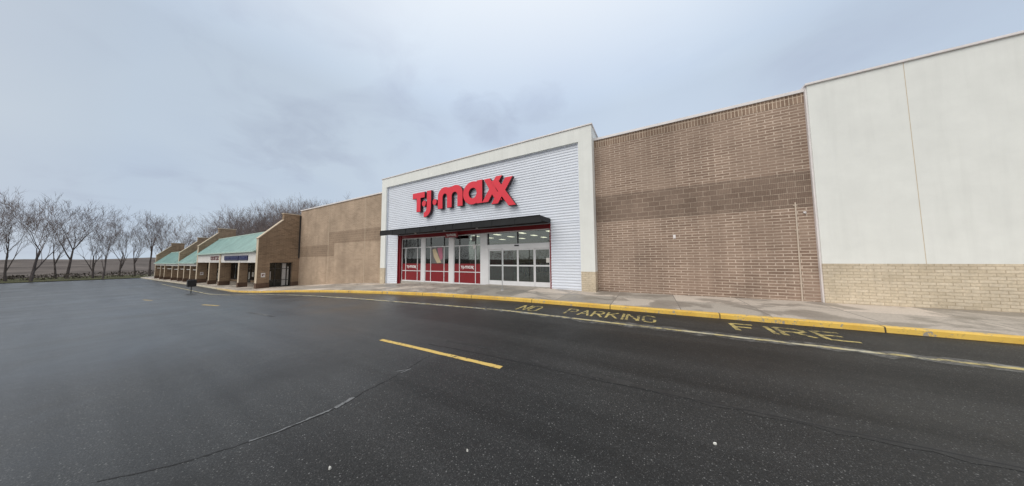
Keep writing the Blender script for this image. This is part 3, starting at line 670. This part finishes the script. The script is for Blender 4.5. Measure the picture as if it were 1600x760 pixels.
mm = [(-13.23, B0), (-13.23, 4.52)] + glyph_arc(-12.56, 4.50, .67, .64, 172, 62, 9) + glyph_arc(-11.58, 4.50, .66, .64, 118, 4, 10) + [(-10.92, B0), (-11.38, B0)]
mm += [(-11.38, 4.36)] + glyph_arc(-11.64, 4.40, .26, .27, 10, 170, 8) + [(-11.90, 4.36), (-11.90, B0), (-12.34, B0), (-12.34, 4.36)] + glyph_arc(-12.55, 4.40, .22, .27, 10, 170, 8) + [(-12.77, 4.36), (-12.77, B0)]
LET.append(([mm], 0))
aa = glyph_arc(-10.08, 4.37, .80, .77, 65, 295, 22) + [(-9.735, B0), (-9.29, B0), (-9.29, XH + .03), (-9.735, XH + .03)]
LET.append(([aa, glyph_arc(-10.07, 4.36, .33, .35, 0, 345, 18)], 0))
LET.append(([arm_x((-8.93, XH), (-8.02, XH + .05), (-8.02, B0 - .0), (-9.06, B0), .47, .48)], 0))
LET.append(([arm_x((-8.33, 4.90), (-7.27, 4.97), (-7.06, 3.20), (-8.31, 3.42), .52, .50)], 1))
def extrude_glyph(loops, y_front, y_back, name, parent, mats, sc_=1.0, off=(0, 0), org=None):
    cu = bpy.data.curves.new('c', 'CURVE'); cu.dimensions = '2D'; cu.fill_mode = 'BOTH'
    for lp in loops:
        s_ = cu.splines.new('POLY'); s_.points.add(len(lp) - 1)
        for q, (x, z) in zip(s_.points, lp): q.co = (x * sc_ + off[0], z * sc_ + off[1], 0, 1)
        s_.use_cyclic_u = True
    cu.extrude = (y_back - y_front) / 2
    if sc_ == 1.0: cu.bevel_depth = 0.012; cu.offset = -0.012
    ob = bpy.data.objects.new('c', cu); col.objects.link(ob)
    dg = bpy.context.evaluated_depsgraph_get(); me = bpy.data.meshes.new_from_object(ob.evaluated_get(dg))
    bpy.data.objects.remove(ob); bpy.data.curves.remove(cu)
    r = parent
    while r.parent: r = r.parent
    og = ORG[r.name]; ym = (y_front + y_back) / 2
    me.transform(Matrix(((1, 0, 0, 0), (0, 0, -1, ym), (0, 1, 0, ZO), (0, 0, 0, 1)))); me.transform(Matrix.Translation(-og))
    bm = bmesh.new(); bm.from_mesh(me); bmesh.ops.remove_doubles(bm, verts=bm.verts, dist=1e-5); bmesh.ops.recalc_face_normals(bm, faces=bm.faces); bm.to_mesh(me); bm.free()
    me.materials.clear()
    for q in mats: me.materials.append(M[q])
    for pl in me.polygons: pl.material_index = 0 if (pl.normal.y < -0.3 or len(mats) == 1) else 1; pl.use_smooth = False
    me.name = name; o = bpy.data.objects.new(name, me); col.objects.link(o); o.parent = parent; return o
sign = MB().box(-15.3, -7.3, 12.905, 12.945, 4.32, 4.42).build('store_sign', 'siding', store); sign['label'] = 'big red raised letters T.J.maxx on the white ribbed panel'
kk = 0
for loops, lay in LET:
    o = extrude_glyph(loops, 12.69 - 0.05 * lay, 12.90 - 0.03 * lay, 'letter', sign, ('sign_red', 'sign_side')); kk += 1
def small_logo(x, z, wd, y, parent):
    sc_ = wd / 9.1; n0 = len(bpy.data.objects)
    for i, (loops, lay) in enumerate(LET):
        extrude_glyph(loops, y - .003 - .002 * lay, y + .001 - .0005 * lay, 'logo_letter', parent, ('white_mark',), sc_, (x + 11.4 * sc_, z - 4.2 * sc_))
for x, wo in logo_spots: small_logo(x, -0.55, 1.15, WY - .008, wo)
small_logo(-11.85, 1.66, 0.9, 12.617, bl)
# shop interior seen through the glass
inn = MB(); inn.box(-19.3, -3.2, 13.3, 27, -1.75, -1.66); flo = inn.build('shop_floor', 'tile', store)
mb = MB(); mb.box(-19.4, -19.3, 13.3, 27, -1.66, 2.35); mb.box(-3.2, -3.1, 13.3, 27, -1.66, 2.35); mb.box(-19.4, -3.1, 27, 27.1, -1.66, 2.35); mb.build('shop_wall', 'int_wall', store)
mb = MB().box(-19.4, -3.1, 13.3, 27.1, 2.35, 2.42); cei = mb.build('shop_ceiling', 'int_dark', store)
for i in range(6):
    for j in range(5):
        x = -18.0 + i * 2.65; y = 14.6 + j * 2.6
        MB().box(x - .2, x + .2, y - .45, y + .45, 2.32, 2.349).build('ceiling_lamp', 'lamp', cei)
MB().box(-12.2, -9.6, 17.2, 17.35, -1.66, 0.9).build('partition', 'red_panel', store); MB().box(-18.0, -14.2, 18.4, 18.55, -1.66, 1.2).build('partition', 'red_panel', store)
# racks of clothes
cols = [(0.05, 0.06, 0.12), (0.25, 0.05, 0.06), (0.3, 0.28, 0.25), (0.06, 0.12, 0.08), (0.35, 0.2, 0.1), (0.02, 0.02, 0.02)]
for i, c_ in enumerate(cols): M['cloth%d' % i] = plain('clothing_fabric_%d' % i, c_, 0.9, 0.2)
rk = thing('clothes_rack', 'low rail hung with mixed clothes inside the shop behind the glass doors', 'clothes rack', (-8.2, 16.3, -1.66), 'clothes racks inside the shop')
mb = MB()
for sx in (-.7, .7):
    mb.cyl((-8.2 + sx, 16.3, -1.62), (-8.2 + sx, 16.3, -0.25), .015, n=6); mb.box(-8.2 + sx - .02, -8.2 + sx + .02, 16.0, 16.6, -1.66, -1.62)
mb.cyl((-8.9, 16.3, -0.25), (-7.5, 16.3, -0.25), .015, n=6); mb.build('rail', 'post', rk)
r_ = random.Random(8); mb = MB()
for i in range(26):
    x = -8.85 + i * 0.05; L_ = r_.uniform(.6, .95); q = r_.uniform(.18, .26)
    mb.prism([(16.3 - q * .4, -0.30), (16.3 + q * .4, -0.30), (16.3 + q, -0.42), (16.3 + q * 1.1, -0.30 - L_), (16.3 - q * 1.1, -0.30 - L_), (16.3 - q, -0.42)], x, x + 0.035, 'yz', i % 6)
mb.build('clothes', ['cloth%d' % i for i in range(6)], rk)
def copy_tree(o, parent=None):
    c_ = o.copy(); col.objects.link(c_)
    if parent is not None: c_.parent = parent
    for ch in list(o.children): copy_tree(ch, c_)
    return c_
for (x, y) in ((-5.8, 17.2), (-7.0, 18.6), (-9.0, 19.6), (-6.2, 20.4), (-8.0, 22.0), (-5.0, 15.6), (-14.0, 16.5), (-16.4, 16.8)):
    c_ = copy_tree(rk); c_.location = (x, y, rk.location.z)

# ------------------------------------------------------------------ thin post before the doors
pt = thing('metal_post', 'slender grey metal post standing on the pavement before the sliding doors', 'post', (-7.05, 11.45, zs(-7.05, 11.45)))
z0 = zs(-7.05, 11.45)
MB().cyl((-7.05, 11.45, z0), (-7.05, 11.45, z0 + 2.28), 0.022, n=10).build('shaft', 'post', pt)
MB().cyl((-7.05, 11.45, z0 - .01), (-7.05, 11.45, z0 + .02), 0.09, 0.08, n=16).build('base_plate', 'post', pt)

# ------------------------------------------------------------------ strip of small shops
mall = thing('strip_mall', 'low row of tan brick shops with green metal roof and arcade', 'shops', (-63, 12, -3.38))
EX = [-37.0, -63.0, -77.0, -103.0]
EDZ = [0.0, 0.0, -0.84, -0.95]; UDZ = [0.0, -1.35, -1.45]     # the far units step down with the ground
YF = 9.8
def profile(z0): return [(YF, z0), (YF, 2.45), (11.82, 4.72), (11.82, 5.46), (13.75, 5.46), (13.75, z0)]
def finwall(x, opening, dz_=0.0):
    zb0 = interp(ZW, x) - 0.15; th = 0.55; x1, x0 = x, x - th
    mb = MB()
    if opening:
        ya, yb, zt = 10.80, 12.80, -0.20 + dz_
        mb.prism([(YF, zb0), (YF, zt), (ya, zt), (ya, zb0)], x0, x1)
        mb.prism([(yb, zb0), (yb, zt), (13.75, zt), (13.75, zb0)], x0, x1)
        mb.prism([(YF, zt), (YF, 2.45 + dz_), (11.82, 4.72 + dz_), (11.82, 5.46 + dz_), (13.75, 5.46 + dz_), (13.75, zt)], x0, x1)
    else: mb.prism(profile(zb0), x0, x1)
    o = mb.build('end_wall', 'brick_strip', mall)
    # coping follows the slope and the raised head
    cp = MB()
    pts = [(YF, 2.45), (11.82, 4.72)]
    dy, dz = pts[1][0] - pts[0][0], pts[1][1] - pts[0][1]; L_ = math.hypot(dy, dz); ny, nz = -dz / L_, dy / L_
    cp.prism([(YF - .05, 2.40 + dz_), (YF - .05 + ny * .07, 2.40 + nz * .09 + dz_), (11.82 + ny * .07, 4.72 + nz * .09 + dz_), (11.82, 4.722 + dz_)], x0 - .05, x1 + .05)
    cp.box(x0 - .05, x1 + .05, 11.76, 13.80, 5.462 + dz_, 5.55 + dz_)
    cp.build('coping', 'joint_lit_edge', o)
    zt_ = zb0 + 0.15
    MB().box(x0 - .01, x1 + .01, YF - .02, YF + .001, zt_ + 0.57, 2.38 + dz_).build('trim_and_lit_edge', 'joint_lit_edge', o)  # pale strip: the end wall's lit front face put into colour
    MB().box(x0 - .03, x1 + .03, YF - .03, 10.83, zb0, zt_ + 0.56).build('brick_base', 'brick_base', o)
    MB().box(x0 - .03, x1 + .03, 12.77, 13.39, zb0, zt_ + 0.5).build('brick_base', 'brick_base', o)
    return o
e0 = finwall(EX[0], True); e0['label'] = 'near end wall with sloping top and dark doorway'
for x, d_ in zip(EX[1:], EDZ[1:]): finwall(x, True, d_)
# glazed door in the near end wall
zt0 = zw(-37)
df = MB()
for y in (10.83, 11.38, 11.95, 12.37, 12.75): df.box(-37.45, -37.38, y - .035, y + .035, zt0, -0.22)
for z in (zt0 + 0.05, zt0 + 0.75, -0.9, -0.25): df.box(-37.45, -37.39, 10.8, 12.8, z - .035, z + .035)
dfo = df.build('glazed_screen', 'dark_alu', mall)
MB().box(-37.42, -37.41, 10.8, 12.8, zt0, -0.22).build('pane', 'glass_dark', dfo)
for a, b_, c_, d_ in ((11.99, 12.33, zt0 + .1, -0.3), (12.45, 12.58, zt0 + .1, -0.7), (10.95, 11.03, zt0 + .8, -1.2)): MB().box(-37.408, -37.40, a, b_, c_, d_).build('door_blind', 'post', dfo)
MB().box(-37.53, -37.52, 10.8, 12.8, zt0, -0.22).build('unlit_room_sheet', 'black', dfo)  # black sheet: darkness of the unlit room painted behind the glass
# little white notice signs on the end walls
for x in (-37.0, -63.0):
    zc = interp(ZW, x) + 1.42
    ns = MB().box(x + .001, x + .03, 10.12, 10.46, zc - .22, zc + .24).build('notice_sign', 'fascia', mall)
    MB().box(x + .03, x + .034, 10.19, 10.28, zc - .10, zc + .12).box(x + .03, x + .034, 10.31, 10.39, zc - .02, zc + .14).build('notice_print', 'maroon', ns)
MB().box(-36.99, -36.88, 13.28, 13.39, 0.3, 5.4).build('downpipe', 'dark_alu', mall)
# shop units between the end walls
def segs(x0, x1, n=3): return [x0 + (x1 - x0) * i / n for i in range(n + 1)]
colx = {0: [(-43.0, False), (-50.7, True), (-56.0, False)], 1: [(-67.6, False), (-72.3, False)], 2: [(-83.0, False), (-90.7, True), (-96.0, False)]}
for u in range(3):
    xr, xl, dz_ = EX[u] - .55, EX[u + 1], UDZ[u]
    # roof slope with raised seams, ridge cap, eave
    rf = MB(); rf.prism([(YF - .22, 1.10 + dz_), (11.86, 3.62 + dz_), (11.86, 3.50 + dz_), (YF - .1, 0.98 + dz_)], xl, xr, 'yz')
    ro = rf.build('metal_roof', 'green_roof', mall)
    sm_ = MB(); x = xl + .4
    while x < xr:
        sm_.prism([(YF - .22, 1.10 + dz_), (YF - .25, 1.135 + dz_), (11.84, 3.665 + dz_), (11.86, 3.62 + dz_)], x, x + .03, 'yz'); x += 0.6
    sm_.build('roof_seam', 'green_roof', ro)
    MB().box(xl, xr, YF - .30, YF - .12, 0.98 + dz_, 1.12 + dz_).build('eave', 'green_trim', ro)
    MB().box(xl, xr, 11.8, 12.0, 3.60 + dz_, 3.72 + dz_).build('ridge_cap', 'green_trim', ro)
    MB().box(xl, xr, 12.0, 21, 3.3 + dz_, 3.45 + dz_).build('flat_roof', 'roofing', mall)
    # fascia and soffit
    cuts = [xl] + sorted([c_[0] for c_ in colx[u] if c_[1]]) + [xr]
    for a, b_ in zip(cuts[:-1], cuts[1:]):
        a2 = a if a == xl else a + .28; b2 = b_ if b_ == xr else b_ - .28
        MB().box(a2, b2, YF, YF + .22, (-0.18 if u == 0 else 0.60) + dz_, 0.98 + dz_).build('fascia', 'fascia', mall)
    MB().box(xl, xr, YF + .22, 13.4, -0.10 + dz_, -0.02 + dz_).build('soffit', 'fascia', mall)
    # columns
    for x, tall in colx[u]:
        zb1 = interp(ZW, x) - .15; wdt = 0.28 if tall else 0.22; yb = 10.70 if tall else 10.52
        c_ = MB().box(x - wdt, x + wdt, YF - (.04 if tall else 0), yb, zb1 + .6, (1.0 if tall else (-0.181 if u == 0 else 0.599)) + dz_).build('column', 'brick_strip', mall)
        MB().box(x - wdt - .005, x + wdt + .005, YF - (.06 if tall else .02), YF - (.04 if tall else 0) + .001, zb1 + .67, (1.0 if tall else (-0.181 if u == 0 else 0.599)) + dz_).build('trim_and_lit_edge', 'joint_lit_edge', c_)  # column's lit front face, added as a pale strip
        MB().box(x - wdt - .03, x + wdt + .03, YF - .07, yb + .03, zb1, zb1 + .66).build('brick_base', 'brick_base', c_)
    # shop front at the back of the arcade
    zbm = min(interp(ZW, xl), interp(ZW, xr)) - .2
    MB().box(xl, xr, 13.4, 13.6, zbm, 3.3 + dz_).build('shop_wall', 'brick_strip', mall)
    r_ = random.Random(20 + u); x = xl + .6
    while x < xr - 2.6:
        wd = r_.choice((1.0, 1.8, 2.4)); z0 = interp(ZW, x + wd / 2); zb2 = z0 + (0.0 if wd == 1.0 else .35)
        fo = MB()
        fo.box(x, x + .06, 13.33, 13.4, zb2, -.35 + dz_); fo.box(x + wd - .06, x + wd, 13.33, 13.4, zb2, -.35 + dz_); fo.box(x + .06, x + wd - .06, 13.33, 13.4, -.41 + dz_, -.35 + dz_); fo.box(x + .06, x + wd - .06, 13.33, 13.4, zb2, zb2 + .06)
        if wd > 1.5: fo.box(x + wd / 2 - .03, x + wd / 2 + .03, 13.335, 13.4, zb2 + .06, -.41 + dz_)
        f_ = fo.build('shop_window' if wd > 1.0 else 'shop_door', 'dark_alu', mall)
        MB().box(x + .06, x + wd - .06, 13.36, 13.368, zb2 + .06, -.41 + dz_).build('pane', 'glass_dark', f_)
        MB().box(x + .06, x + wd - .06, 13.37, 13.395, zb2 + .06, -.41 + dz_).build('unlit_room_sheet', 'int_dark', f_)  # dark sheet against the wall, giving the unlit shop by colour
        if r_.random() < .6: MB().box(x + wd * .35, x + wd * .7, 13.345, 13.35, zb2 + .5, min(zb2 + r_.uniform(1.0, 1.6), -.45 + dz_)).build('window_poster', 'paper', f_)
        x += wd + r_.choice((.12, .12, .7))
    MB().box(xl, xr, 20.8, 21, zbm, 3.3 + dz_).build('back_wall', 'brick_strip', mall)
# shop signs on the fascia (unreadable at this distance: blocks of marks only)
def marks(parent, x0, x1, zc, h, mat, y, seed):
    r_ = random.Random(seed); x = x0
    while x < x1:
        wd = r_.uniform(.2, .32); mb = MB(); hi = h / 2 * r_.uniform(.85, 1); k = r_.choice((0, 1, 2))
        pts = [(x, zc - hi), (x + wd * .3, zc - hi), (x + wd * .3, zc - hi * .2), (x + wd * .7, zc - hi * .2), (x + wd * .7, zc - hi), (x + wd, zc - hi), (x + wd, zc + hi), (x + wd * .6, zc + hi), (x + wd * .5, zc + hi * .35), (x + wd * .35, zc + hi), (x, zc + hi)]
        if k == 1: pts = pts[:2] + [(x + wd * .3, zc + hi * .5), (x + wd, zc + hi * .5), (x + wd, zc + hi), (x, zc + hi)]
        if k == 2: pts = [(x, zc - hi), (x + wd, zc - hi), (x + wd, zc - hi * .5), (x + wd * .35, zc - hi * .5), (x + wd * .35, zc + hi * .5), (x + wd, zc + hi * .5), (x + wd, zc + hi), (x, zc + hi)]
        mb.prism(pts, y - .02, y, 'xz'); mb.build('sign_mark', mat, parent); x += wd + r_.uniform(.06, .1)
for a, b_ in ((-42.85, -40.0), (-48.6, -43.15)):
    s_ = MB().box(a, b_, YF - .10, YF - .001, 0.10, 0.66).build('shop_sign', 'blue_sign', mall); s_['label'] = 'navy blue shop sign with faint marks'
    marks(s_, a + .3, b_ - .4, 0.38, .22, 'blue_mark', YF - .10, int(-a))
s_ = MB().box(-55.7, -51.2, YF - .035, YF - .001, 0.04, 0.12).build('shop_sign', 'fascia', mall); s_['label'] = 'maroon lettering on the white fascia'
marks(s_, -55.6, -51.6, 0.42, .58, 'maroon', YF - .001, 3)

# ------------------------------------------------------------------ litter bin at the lot edge
bx, by = -41.7, 6.2; bz = za(bx)
bn = thing('litter_bin', 'black box bin on a thin post at the far left of the parking lot', 'bin', (bx, by, bz))
MB().cyl((bx, by, bz), (bx, by, bz + .62), .035, n=8).build('post', 'dark_alu', bn)
mb = MB(); b0 = [(bx - .3, by - .3), (bx + .3, by - .3), (bx + .3, by + .3), (bx - .3, by + .3)]
mb.box(bx - .26, bx + .26, by - .29, by + .29, bz + .62, bz + 1.26); mb.build('bin_body', 'black', bn, bevel=0.03)
mb = MB(); mb.box(bx - .28, bx + .28, by - .31, by + .31, bz + 1.262, bz + 1.31); mb.build('lid', 'black', bn, bevel=0.02)

# ------------------------------------------------------------------ bare winter trees
def grow(seed, H, spread=1.0, forks=5):
    r_ = random.Random(seed); tr = MB(); cr = MB()
    def seg(mb, p, q, a, b_, n): mb.cyl(p, q, a, b_, n=n, cap=False)
    def limb(p, d, L_, r, lvl):
        n = 3 if lvl < 3 else 2; q = p; dd = d.copy(); nodes = []
        for i in range(n):
            dd = (dd + Vector((r_.uniform(-1, 1), r_.uniform(-1, 1), r_.uniform(-.3, .6))) * (.10 + .05 * lvl)).normalized()
            q2 = q + dd * L_ / n; ra = r * (1 - .55 * i / n); rb = r * (1 - .55 * (i + 1) / n)
            seg(tr if lvl <= 1 else cr, q, q2, ra, rb, 6 if lvl < 2 else (4 if lvl < 3 else 3)); q = q2; nodes.append((q2.copy(), dd.copy(), rb))
        if lvl >= 5 or L_ < .35: return
        kids = {0: forks, 1: 4, 2: 4, 3: 4, 4: 3}[lvl]
        for k in range(kids):
            nd_ = nodes[-1] if k < 2 else nodes[r_.randrange(0, len(nodes))]
            ang = r_.uniform(.25, .75) * spread; az = r_.uniform(0, 6.283)
            a = nd_[1].orthogonal().normalized(); c_ = nd_[1].cross(a)
            d2 = (nd_[1] * math.cos(ang) + (a * math.cos(az) + c_ * math.sin(az)) * math.sin(ang) + Vector((0, 0, .30))).normalized()
            limb(nd_[0], d2, L_ * r_.uniform(.52, .80), max(nd_[2] * r_.uniform(.5, .8), .015), lvl + 1)
    limb(Vector((0, 0, -.3)), Vector((0, 0, 1)), H * r_.uniform(.36, .46), H * .015, 0)
    return tr, cr
variants = []
for s_, H_ in ((1, 17), (2, 19), (5, 16), (7, 18), (11, 15)):
    root = thing('bare_tree', '', 'tree', (0, 0, 0)); ORG[root.name] = Vector((0, 0, ZO))
    tr, cr = grow(s_, H_, 1.0 if s_ % 2 else .85)
    hv = max(v_[2] for v_ in cr.v); tr.build('trunk', 'bark', root); cr.build('crown', 'twig', root); variants.append((root, hv))
lab_near = 'tall bare grey winter tree rising behind the strip of shops'
lab_mid = 'tall bare grey winter tree behind the left brick wall, seen over its roof'
lab_far = 'bare grey winter tree in the wood at the far end of the lot'
r_ = random.Random(77); spots = []
for i in range(54):
    x = -47 - i * 1.48 + r_.uniform(-1.2, 1.2); y = (24.5, 30, 36)[i % 3] + r_.uniform(-1.5, 1.5); spots.append((x, y, 'strip'))
for i in range(48):
    y = 32 - i * 2.3 + r_.uniform(-1, 1); x = -121 - (0, 7, 14, 22)[i % 4] + r_.uniform(-2, 2); spots.append((x, y, 'far'))
used = set()
for i, (x, y, kd) in enumerate(spots):
    vi = i % 5; src, hv = variants[vi]
    if vi not in used: o = src; used.add(vi)
    else: o = copy_tree(src)
    g = za(x); top = 17.5
    if kd == 'strip': top = y * interp([(-8, 1.10), (-6, .93), (-3.93, .67), (-2.65, .585), (-2.1, .50), (-1.5, .42)], x / y)
    s_ = (top - g) / hv * r_.uniform(.76, 1.04)
    o.location = (x, y, g + ZO); o.rotation_euler = (0, 0, r_.uniform(0, 6.28)); o.scale = (s_ * .92, s_ * .92, s_)
    o['label'] = lab_near if kd != 'far' else lab_far
    o['group'] = 'bare trees behind the shops' if kd != 'far' else 'bare trees at the far end of the lot'
# low wooded rise closing the view beyond the lot
rise = MB(); n_ = 72; ring = []
r_ = random.Random(5)
for i in range(n_ + 1):
    a = rad(100) + rad(270) * i / n_
    row = []
    for d_, hh in ((150, 0.2), (165, 1.6), (185, 3.0), (230, 4.5), (300, 6), (360, 0)):
        h_ = hh * (0.75 + 0.35 * math.sin(a * 5 + d_ * .02) * math.sin(a * 2.3 + 1) + 0.25 * r_.random()); row.append((math.cos(a) * d_ * 1.0, math.sin(a) * d_, -4.4 + h_))
    ring.append(row)
for p_, q_ in zip(ring[:-1], ring[1:]):
    for k in range(5): rise.quad([p_[k], q_[k], q_[k + 1], p_[k + 1]])
tag(rise.build('hill', 'hillwood', smooth=True), 'low wooded winter hill beyond the parking lot', 'hill', kind='structure')
verge = MB()
for xa, xb in ((-150, -116),): 
    for i in range(20):
        y0_, y1_ = -110 + i * 7, -103 + i * 7; verge.quad([(xa, y0_, za(xa) + .12), (xb, y0_, za(xb) + .12), (xb, y1_, za(xb) + .12), (xa, y1_, za(xa) + .12)])
tag(verge.build('verge', 'turf'), 'strip of dull winter grass at the far end of the lot', 'verge', kind='structure')
# brush at the foot of the wood, and the distant woods across the lot (mirrored in the shop glass)
def thicket(name, pts, h, wd, label, seed, dens=14):
    r_ = random.Random(seed); mb = MB()
    for (xa, ya), (xb, yb) in zip(pts[:-1], pts[1:]):
        L_ = math.hypot(xb - xa, yb - ya)
        for k in range(int(L_ * dens)):
            u = r_.random(); x = xa + (xb - xa) * u + r_.uniform(-wd, wd); y = ya + (yb - ya) * u + r_.uniform(-wd, wd)
            hh = h * (.6 + .4 * math.sin(x * .21 + y * .13 + seed) * math.sin(x * .047)) * (r_.random() ** .7 + .05); z = za(x) + hh
            s_ = r_.uniform(.15, .5); a = Vector((r_.uniform(-1, 1), r_.uniform(-1, 1), r_.uniform(-.3, 1.3))).normalized() * s_; b_ = Vector((r_.uniform(-1, 1), r_.uniform(-1, 1), r_.uniform(-1, 1))).normalized() * s_ * .5
            c_ = Vector((x, y, max(z, za(x) + .3))); mb.quad([c_ - a, c_ + b_, c_ + a * .9 - b_ * .2])
    tag(mb.build(name, 'thicket'), label, 'woodland', kind='stuff')
thicket('brush', [(-44, 37), (-112, 37), (-130, 30), (-132, -75)], 2.4, 4.0, 'low tangled winter brush below the bare trees', 2, 44)
thicket('far_woodland', [(-120, -95), (-40, -72), (40, -70), (110, -60), (120, 40)], 11, 3.5, 'distant dark woodland across the lot', 3, 60)
